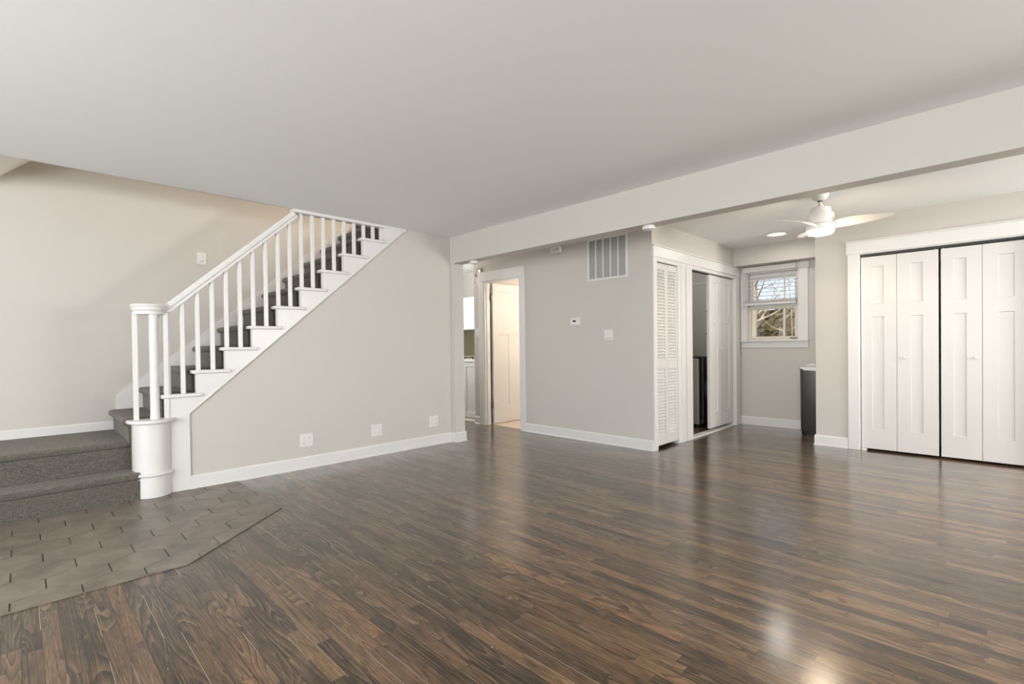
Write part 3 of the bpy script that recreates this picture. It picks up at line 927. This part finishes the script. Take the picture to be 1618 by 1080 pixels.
# return air grille
gr = empty('return_air_grille', (-3.107, YV, 1.857)); tag(gr, 'large white return air grille high on the greige wall', 'vent')
gx0, gx1, gz0, gz1 = -3.371, -2.843, 1.857, 2.345
b = MB(); fw = 0.026
b.box(gx0, gx0 + fw, YV - 0.010, YV, gz0, gz1, 0.002); b.box(gx1 - fw, gx1, YV - 0.010, YV, gz0, gz1, 0.002)
b.box(gx0 + fw, gx1 - fw, YV - 0.010, YV, gz0, gz0 + fw, 0.002); b.box(gx0 + fw, gx1 - fw, YV - 0.010, YV, gz1 - fw, gz1, 0.002)
b.build('frame', M['white'], gr)
bx('filter', M['filter'], gr, gx0 + fw, gx1 - fw, YV - 0.0012, YV - 0.0002, gz0 + fw, gz1 - fw)
step = (gx1 - gx0 - 2 * fw + 0.012) / 5
for k in range(1, 5):
    x = gx0 + fw - 0.006 + step * k
    bx('mullion', M['white'], gr, x - 0.007, x + 0.007, YV - 0.010, YV - 0.001, gz0 + fw, gz1 - fw)
b = MB(); n = 36
for k in range(n):
    z = gz0 + fw + (gz1 - gz0 - 2 * fw) * (k + 0.5) / n
    b.prism([(YV - 0.0085, z - 0.0035), (YV - 0.0078, z - 0.0045), (YV - 0.0015, z + 0.0035), (YV - 0.0022, z + 0.0045)], 'x', gx0 + fw, gx1 - fw)
b.build('louver_blades', M['lightgrey'], gr)

# pucks under the beam
def puck(x, y, label):
    root = empty('smoke_detector', (x, y, BZ)); tag(root, label, 'smoke detector')
    MB().lathe([(0.046, 0), (0.046, -0.008), (0.040, -0.010)], (x, y, BZ), 24).build('base_plate', M['lightgrey'], root, True)
    MB().lathe([(0.050, -0.010), (0.052, -0.016), (0.050, -0.030), (0.040, -0.036), (0.0001, -0.037)], (x, y, BZ), 24).build('cover', M['plastic'], root, True)
    return root


puck(-2.04, 3.735, 'round white detector under the beam at the corner of the vent wall')
puck(-4.22, 3.735, 'round white detector under the beam beside the pier')

# sconce left of the bathroom door
sc = empty('wall_sconce', (-5.205, YV, 2.195)); tag(sc, 'nickel wall sconce with frosted bell shade above the bathroom door casing', 'sconce')
MB().lathe([(0.034, 0), (0.034, -0.010), (0.022, -0.018)], (-5.215, YV, 2.215), 20, 'y').build('back_plate', M['nickel'], sc, True)
MB().tube([(-5.212, YV - 0.01, 2.215), (-5.195, YV - 0.055, 2.232), (-5.178, YV - 0.095, 2.222), (-5.178, YV - 0.118, 2.185), (-5.186, YV - 0.128, 2.140)], 0.007, 8).build('arm', M['nickel'], sc, True)
MB().lathe([(0.010, 0.03), (0.020, 0.02), (0.026, 0.0), (0.026, -0.012)], (-5.188, YV - 0.128, 2.112), 20).build('socket_cup', M['nickel'], sc, True)
MB().lathe([(0.024, 0.0), (0.030, -0.02), (0.036, -0.055), (0.046, -0.085), (0.058, -0.10), (0.055, -0.10), (0.043, -0.083), (0.033, -0.05)], (-5.188, YV - 0.128, 2.102), 24, caps=False).build('bell_shade', M['frost'], sc, True)

# ------------------------------------------------------------------ ceiling fan
fc = Vector((-1.11, 5.02, 0))
fan = empty('ceiling_fan', (fc.x, fc.y, CH)); tag(fan, 'white three-blade ceiling fan with lit round lamp in the nook', 'ceiling fan')
MB().lathe([(0.066, 0.0), (0.066, -0.012), (0.050, -0.045), (0.028, -0.058)], (fc.x, fc.y, CH), 32).build('canopy', M['fan'], fan, True)
MB().lathe([(0.012, 0.0), (0.012, -0.06)], (fc.x, fc.y, CH - 0.055), 16).build('downrod', M['fan'], fan, True)
MB().lathe([(0.020, 0.0), (0.020, -0.008)], (fc.x, fc.y, CH - 0.058), 16).build('rod_collar', M['slot'], fan, True)
MB().lathe([(0.016, 2.322), (0.026, 2.310), (0.030, 2.297), (0.072, 2.290), (0.078, 2.284), (0.080, 2.245), (0.098, 2.238), (0.104, 2.228), (0.106, 2.150), (0.100, 2.146)], (fc.x, fc.y, 0), 40).build('motor_housing', M['fan'], fan, True)
MB().lathe([(0.092, 2.146), (0.108, 2.142), (0.110, 2.100), (0.104, 2.094)], (fc.x, fc.y, 0), 40).build('light_ring', M['fan'], fan, True)
MB().lathe([(0.104, 2.096), (0.103, 2.080), (0.090, 2.062), (0.060, 2.054), (0.0001, 2.051)], (fc.x, fc.y, 0), 40).build('lamp_lens', M['lens'], fan, True)


def blade(ang):
    b = MB(); secs = []; N = 14
    for i in range(N + 1):
        t = i / N; x = 0.085 + 0.43 * t
        w = 0.048 + 0.030 * math.sin(math.pi * min(1, t * 1.05) ** 0.8) - 0.02 * t
        if t > 0.88: w *= math.sqrt(max(0.03, 1 - ((t - 0.88) / 0.125) ** 2))
        sweep_ = 0.030 * math.sin(math.pi * t); tilt = -math.radians(22 - 8 * t); z = 2.128 + 0.018 * math.sin(math.pi * t * 0.9) * (1 - t) + 0.012 * t
        ring = []
        for u, v in ((-1, 0), (-0.5, 0.006), (0.5, 0.006), (1, 0), (0.5, -0.004), (-0.5, -0.004)):
            ring.append((x, sweep_ + u * w * math.cos(tilt), z + v + u * w * math.sin(tilt)))
        secs.append(ring)
    b.sweep(secs); b.bm.transform(Matrix.Translation((fc.x, fc.y, 0)) @ Matrix.Rotation(ang, 4, 'Z'))
    return b.build('fan_blade', M['fan'], fan, True)


for a in (-2, 119, 247): blade(math.radians(a))
fl_d = bpy.data.lights.new('fan_lamp', 'SPOT'); fl_d.energy = 20; fl_d.color = (1.0, 0.80, 0.58)
fl_d.spot_size = math.radians(172); fl_d.spot_blend = 0.25; fl_d.shadow_soft_size = 0.10
fl = bpy.data.objects.new('fan_lamp', fl_d); C.objects.link(fl); fl.location = (fc.x, fc.y, 2.04)
point('fan_lamp_glow', (fc.x, fc.y, 2.0), 9, (1.0, 0.80, 0.58), 0.10)

rc = empty('recessed_light', (-1.865, 6.43, CH)); tag(rc, 'round recessed ceiling light glowing beside the fan', 'ceiling light')
MB().lathe([(0.084, -0.001), (0.108, -0.003), (0.110, -0.008), (0.102, -0.012), (0.084, -0.006)], (-1.865, 6.43, CH), 32, caps=False).build('trim_ring', M['plastic'], rc, True)
MB().lathe([(0.086, -0.003), (0.0001, -0.0035)], (-1.865, 6.43, CH), 32).build('lens', M['lens2'], rc, True)
rl = area('recessed_lamp', (-1.865, 6.43, CH - 0.006), (0, 0, 0), 0.165, 0.165, 4.2, (1.0, 0.94, 0.86)); rl.data.shape = 'DISK'

# ------------------------------------------------------------------ nook window
win = empty('window_1', (-2.15, YW, 1.15)); struct(win, 'double-hung nook window with trees outside', 'window')
bx('casing_leg', wh, win, WX1, WX1 + 0.107, YW - 0.018, YW, 1.158, 2.09, bev=0.002)
bx('casing_leg', wh, win, WX0 - 0.079, WX0, YW - 0.018, YW, 1.158, 2.09, bev=0.002)
bx('casing_head', wh, win, WX0 - 0.079, WX1 + 0.122, YW - 0.024, YW, 2.085, 2.160, bev=0.002)
bx('stool', wh, win, -2.557, -1.722, YW - 0.055, YW, 1.140, 1.158, bev=0.004)
bx('apron', wh, win, -2.545, -1.731, YW - 0.016, YW, 1.060, 1.140, bev=0.002)
b = MB()
b.box(WX0, WX0 + 0.014, YW, YW + 0.12, WZ0, WZ1); b.box(WX1 - 0.014, WX1, YW, YW + 0.12, WZ0, WZ1)
b.box(WX0, WX1, YW, YW + 0.12, WZ1 - 0.014, WZ1); b.box(WX0, WX1, YW, YW + 0.12, WZ0, WZ0 + 0.012)
b.build('jamb_liner', wh, win)


def sash(x0, x1, z0, z1, y0, y1, mat, fr=0.038, bot=0.040, top=0.040, name='lower_sash'):
    b = MB()
    b.box(x0, x0 + fr, y0, y1, z0, z1, 0.003); b.box(x1 - fr, x1, y0, y1, z0, z1, 0.003)
    b.box(x0 + fr, x1 - fr, y0, y1, z0, z0 + bot, 0.003); b.box(x0 + fr, x1 - fr, y0, y1, z1 - top, z1, 0.003)
    s = b.build(name, mat, win)
    bx('pane', M['glass'], s, x0 + fr - 0.004, x1 - fr + 0.004, (y0 + y1) / 2 - 0.002, (y0 + y1) / 2 + 0.002, z0 + bot - 0.004, z1 - top + 0.004)
    return s


low = sash(-2.460, -1.852, 1.170, 1.615, YW + 0.012, YW + 0.047, M['vinyl'])
sash(-2.458, -1.856, 1.600, 2.068, YW + 0.055, YW + 0.085, M['white'], 0.042, 0.040, 0.085, 'upper_sash')
b = MB()
for x in (-1.93, -1.88): b.box(x - 0.016, x + 0.016, YW + 0.000, YW + 0.014, 1.176, 1.192, 0.003)
b.lathe([(0.010, 0), (0.010, 0.012), (0.0001, 0.016)], (-1.905, YW + 0.008, 1.172), 10)
b.build('sash_lift', M['hinge'], low)

bl = empty('window_blind', (-2.18, YW, 2.12)); tag(bl, 'white slatted blind raised halfway on the nook window', 'blind')
bx0, bx1 = -2.502, -1.856
bx('headrail', M['plastic'], bl, bx0, bx1, YW - 0.068, YW - 0.026, 2.083, 2.150, bev=0.004)
for k in range(8):
    z = 2.052 - k * 0.0500
    yc = YW - 0.044
    MB().prism([(yc - 0.024, z + 0.001), (yc - 0.01, z + 0.0038), (yc + 0.01, z + 0.0038), (yc + 0.024, z + 0.001), (yc + 0.024, z - 0.001), (yc, z + 0.0012), (yc - 0.024, z - 0.001)], 'x', bx0 + 0.004, bx1 - 0.004).build('slat', M['plastic'], bl)
b = MB()
for k in range(9): b.box(bx0 + 0.004, bx1 - 0.004, YW - 0.068, YW - 0.020, 1.655 + k * 0.0045, 1.6575 + k * 0.0045)
b.build('stacked_slats', M['plastic'], bl)
bx('bottom_rail', M['plastic'], bl, bx0 + 0.002, bx1 - 0.002, YW - 0.070, YW - 0.018, 1.634, 1.655, bev=0.003)
for x in (bx0 + 0.07, bx1 - 0.07):
    MB().tube([(x, YW - 0.069, 2.09), (x, YW - 0.069, 1.65)], 0.0012, 5).build('lift_cord', M['plastic'], bl)
MB().tube([(bx0 + 0.055, YW - 0.074, 2.09), (bx0 + 0.057, YW - 0.074, 1.38)], 0.003, 6).build('tilt_wand', M['plastic'], bl)

# ------------------------------------------------------------------ trash can
tc = empty('trash_can', (-1.59, 6.97, 0)); tag(tc, 'tall black bin with white bag rim half hidden behind the wall corner', 'trash can')
def rrect(x0, x1, y0, y1, r, n=6):
    pts = []
    for cx, cy, a0 in ((x1 - r, y1 - r, 0), (x0 + r, y1 - r, 90), (x0 + r, y0 + r, 180), (x1 - r, y0 + r, 270)):
        for k in range(n + 1):
            a = math.radians(a0 + 90 * k / n); pts.append((cx + r * math.cos(a), cy + r * math.sin(a)))
    return pts


def loft(levels, name, mat):
    b = MB(); b.sweep([[(x, y, z) for x, y in rrect(*rc_, 0.055)] for rc_, z in levels]); return b.build(name, mat, tc, True)


T0 = (-1.735, -1.452, 6.80, 7.14)
ins = lambda q, d: (q[0] + d, q[1] - d, q[2] + d, q[3] - d)
loft([(ins(T0, 0.012), 0.0), (ins(T0, 0.008), 0.05)], 'base', M['black'])
loft([(ins(T0, 0.004), 0.05), (ins(T0, 0.002), 0.055), (ins(T0, 0.0), 0.812), (ins(T0, 0.004), 0.816)], 'body', M['bin'])
b = MB(); rnd = random.Random(5); secs = []
base_r = rrect(*ins(T0, -0.004), 0.055)
for lev in range(5):
    ring = []
    for k, (x, y) in enumerate(base_r):
        j = rnd.uniform(-0.004, 0.006); cx_, cy_ = -1.593, 6.97
        ring.append((x + (x - cx_) * j * 4, y + (y - cy_) * j * 4, 0.800 + 0.006 * lev + (rnd.uniform(-0.022, 0.006) if lev == 0 else 0)))
    secs.append(ring)
b.sweep(secs); b.build('bin_liner', M['bag'], tc, True)
loft([(ins(T0, -0.002), 0.822), (ins(T0, -0.005), 0.825), (ins(T0, -0.005), 0.838), (ins(T0, 0.004), 0.844)], 'lid', M['lightgrey'])
loft([(ins(T0, 0.05), 0.845), (ins(T0, 0.06), 0.856), (ins(T0, 0.09), 0.860)], 'lid_flap', M['bag'])
# soap or spray bottle on the lid
sb = empty('spray_bottle', (-1.535, 6.93, 0.86)); tag(sb, 'small black pump bottle on the bin lid by the wall corner', 'bottle')
MB().lathe([(0.028, 0), (0.030, 0.01), (0.030, 0.055), (0.014, 0.072), (0.012, 0.085)], (-1.535, 6.93, 0.860), 20).build('bottle_body', M['black'], sb, True)
b = MB(); b.lathe([(0.013, 0.085), (0.013, 0.098), (0.005, 0.10), (0.005, 0.125), (0.010, 0.127), (0.010, 0.135), (0.0001, 0.137)], (-1.535, 6.93, 0.860), 14)
b.tube([(-1.535, 6.93, 0.990), (-1.565, 6.92, 0.988), (-1.578, 6.915, 0.978)], 0.004, 6)
b.build('pump', M['black'], sb, True)

# ------------------------------------------------------------------ dryer in the closet
dr = empty('dryer', (-3.08, 6.87, 0)); tag(dr, 'dark graphite dryer inside the half-open laundry closet', 'dryer')
dx0, dx1, dy0, dy1 = -3.34, -2.835, 6.56, 7.17
bx('cabinet', M['steel'], dr, dx0, dx1 - 0.03, dy0, dy1, 0.03, 0.905, bev=0.006)
bx('top_panel', M['black'], dr, dx0, dx1 - 0.028, dy0 - 0.004, dy1, 0.920, 0.945, bev=0.006)
bx('top_edge', M['lightgrey'], dr, dx0, dx1 - 0.03, dy0 - 0.002, dy1, 0.905, 0.920)
bx('corner_strip', M['lightgrey'], dr, dx1 - 0.055, dx1 - 0.029, dy0 - 0.006, dy0 + 0.02, 0.03, 0.905, bev=0.004)
bx('front_panel', M['gasket'], dr, dx1 - 0.029, dx1, dy0 + 0.004, dy1, 0.03, 0.94, bev=0.006)
bx('front_trim', M['lightgrey'], dr, dx1, dx1 + 0.003, dy0 + 0.045, dy0 + 0.052, 0.05, 0.93)
MB().lathe([(0.20, 0), (0.20, 0.012), (0.17, 0.020), (0.165, 0.012), (0.0001, 0.010)], (dx1, 6.88, 0.50), 36, 'x').build('door_ring', M['hinge'], dr, True)
bx('control_panel', M['black'], dr, dx1, dx1 + 0.006, dy0 + 0.06, dy1 - 0.01, 0.83, 0.92, bev=0.002)
for x in (dx0 + 0.05, dx1 - 0.08):
    for y in (dy0 + 0.05, dy1 - 0.05):
        MB().lathe([(0.018, 0), (0.018, 0.03)], (x, y, 0.0), 12).build('foot', M['black'], dr)
# cleat and tag on the end wall of the closet
struct(bx('trim_9', wh, None, -3.36, XL - T, YW - 0.018, YW, 2.000, 2.026), 'white shelf cleat inside the laundry closet', 'cleat')
vb = empty('warning_tag', (-3.0, YW, 1.56)); tag(vb, 'red diamond tag with white slip hanging in the laundry closet', 'tag')
MB().prism([(-3.045, 1.60), (-2.995, 1.655), (-2.945, 1.60), (-2.995, 1.545)], 'y', YW - 0.006, YW).build('red_diamond', M['red'], vb)
bx('paper_slip', M['bag'], vb, -3.015, -2.955, YW - 0.003, YW, 1.47, 1.548)
vv = empty('water_valve', (-2.99, YW, 1.25)); tag(vv, 'small dark tap on the closet wall above the dryer', 'tap')
MB().tube([(-2.985, YW, 1.250), (-2.985, YW - 0.06, 1.250), (-2.985, YW - 0.07, 1.225)], 0.010, 8).build('spout', M['hinge'], vv, True)
MB().tube([(-3.03, YW - 0.05, 1.268), (-2.95, YW - 0.05, 1.268)], 0.008, 8).build('handle', M['hinge'], vv, True)

# ------------------------------------------------------------------ kitchen glimpse
kb = empty('base_cabinet', (-6.2, 5.3, 0)); tag(kb, 'white kitchen base cabinet glimpsed between pier and bathroom wall', 'cabinet')
bx('carcass', M['white'], kb, -7.08, -5.40, 5.045, 5.61, 0.10, 0.885)
bx('toe_kick', M['white'], kb, -7.08, -5.40, 5.050, 5.61, 0.0, 0.10)
for x0, x1 in ((-7.07, -6.52), (-6.515, -5.965), (-5.96, -5.41)):
    leaf_obj('cabinet_door', M['white'], kb, Matrix.Translation((x0, 5.025, 0.02)), x1 - x0, 0.86, 0.02, [(0.07, x1 - x0 - 0.07, 0.08, 0.79)])
ct = bx('countertop', M['counter'], None, -7.09, -5.385, 5.005, 5.615, 0.885, 0.925, bev=0.004); tag(ct, 'white kitchen countertop on the base cabinet', 'countertop')
hb = empty('stove_tray', (-5.75, 5.2, 0.925)); tag(hb, 'thin dark rack standing on the kitchen countertop', 'rack')
bx('rack_top', M['hinge'], hb, -6.05, -5.60, 5.08, 5.12, 0.965, 0.975)
for x in (-6.0, -5.82, -5.65): bx('rack_leg', M['slot'], hb, x - 0.006, x + 0.006, 5.09, 5.11, 0.925, 0.965)
bs = bx('backsplash', M['backsplash'], None, -7.09, -5.38, 5.600, 5.619, 0.925, 1.42); struct(bs, 'olive brown tiled kitchen backsplash', 'backsplash')
uc = empty('wall_cabinet', (-6.2, 5.45, 1.40)); tag(uc, 'white kitchen wall cabinet above the olive backsplash', 'cabinet')
bx('carcass', M['white'], uc, -7.08, -5.40, 5.31, 5.615, 1.405, 1.935)
for x0, x1 in ((-7.07, -6.52), (-6.515, -5.965), (-5.96, -5.41)):
    leaf_obj('cabinet_door', M['white'], uc, Matrix.Translation((x0, 5.29, 1.41)), x1 - x0, 0.52, 0.02, [(0.07, x1 - x0 - 0.07, 0.07, 0.45)])

# ------------------------------------------------------------------ outdoors
gd = bx('lawn', M['grass'], None, -40, 30, YW + 0.4, 60, -0.75, -0.6); struct(gd, 'dry lawn outside the nook window', 'ground')
rnd = random.Random(11)
b = MB()
for k in range(7000):
    x, y = rnd.uniform(-13, 1), rnd.uniform(19, 24); zt = 2.75 + 0.35 * math.sin(x * 1.3) + 0.25 * math.sin(x * 3.1)
    z = -0.6 + (zt + 0.6) * rnd.random() ** 0.8; s_ = rnd.uniform(0.06, 0.16)
    a = Vector((rnd.gauss(0, 1), rnd.gauss(0, 1), rnd.gauss(0, 1))).normalized(); c = a.orthogonal().normalized(); d = a.cross(c)
    p = Vector((x, y, z)); b.face([p + c * s_, p + d * s_ * 0.6, p - c * s_, p - d * s_ * 0.6])
b.box(-13, 1, 22.5, 24.5, -0.6, 2.5)
tag(b.build('undergrowth', M['brush']), 'brown and olive dry undergrowth beyond the window', 'bushes', kind='stuff')


def tree(x, y, lean, h, r, label, crown, seed, curve=0.0):
    q = random.Random(seed); root = empty('bare_tree', (x, y, -0.6)); tag(root, label, 'tree', 'trees outside the window')
    pts = []
    for i in range(9):
        t = i / 8; pts.append((x + lean * t + curve * math.sin(math.pi * t), y, -0.62 + (h + 0.6) * t))
    MB().tube(pts, [r * (1 - 0.7 * i / 8) for i in range(9)], 9).build('trunk', M['bark'], root, True)
    br = MB(); lv = MB()
    for k in range(16):
        t = q.uniform(0.5, 1.0); i = min(7, int(t * 8)); p0 = Vector(pts[i]).lerp(Vector(pts[i + 1]), t * 8 - i)
        d = Vector((q.uniform(-1, 1), q.uniform(-0.6, 0.6), q.uniform(0.15, 0.9))).normalized(); L = q.uniform(4, 11) * r ** 0.5 * 0.4
        p1 = p0 + d * L * 0.5; p2 = p0 + d * L + Vector((0, 0, 0.15))
        br.tube([p0, p1, p2], [r * 0.28, r * 0.18, r * 0.06], 5)
        for _ in range(crown):
            c0 = p1.lerp(p2, q.random() * 1.1) + Vector((q.gauss(0, 0.18), q.gauss(0, 0.18), q.gauss(0, 0.18))); s_ = q.uniform(0.018, 0.04)
            a = Vector((q.gauss(0, 1), q.gauss(0, 1), q.gauss(0, 1))).normalized(); c = a.orthogonal().normalized(); d2 = a.cross(c)
            lv.face([c0 + c * s_, c0 + d2 * s_ * 0.6, c0 - c * s_, c0 - d2 * s_ * 0.6])
    br.build('branches', M['bark'], root)
    if crown: lv.build('leaves', M['leaf'], root)
    else: lv.bm.free()


tree(-4.40, 13.2, 0.1, 3.4, 0.10, 'thick pale tree trunk at the left of the window view', 6, 1)
tree(-3.02, 10.8, 0.03, 3.2, 0.034, 'slim pale tree right of the window middle', 0, 2)
tree(-2.72, 9.6, 0.06, 2.8, 0.016, 'thin curved pale sapling near the window right edge', 0, 3, 0.14)
tree(-5.9, 17.2, 0.3, 4.4, 0.08, 'leafy brown tree standing behind the others', 34, 4)
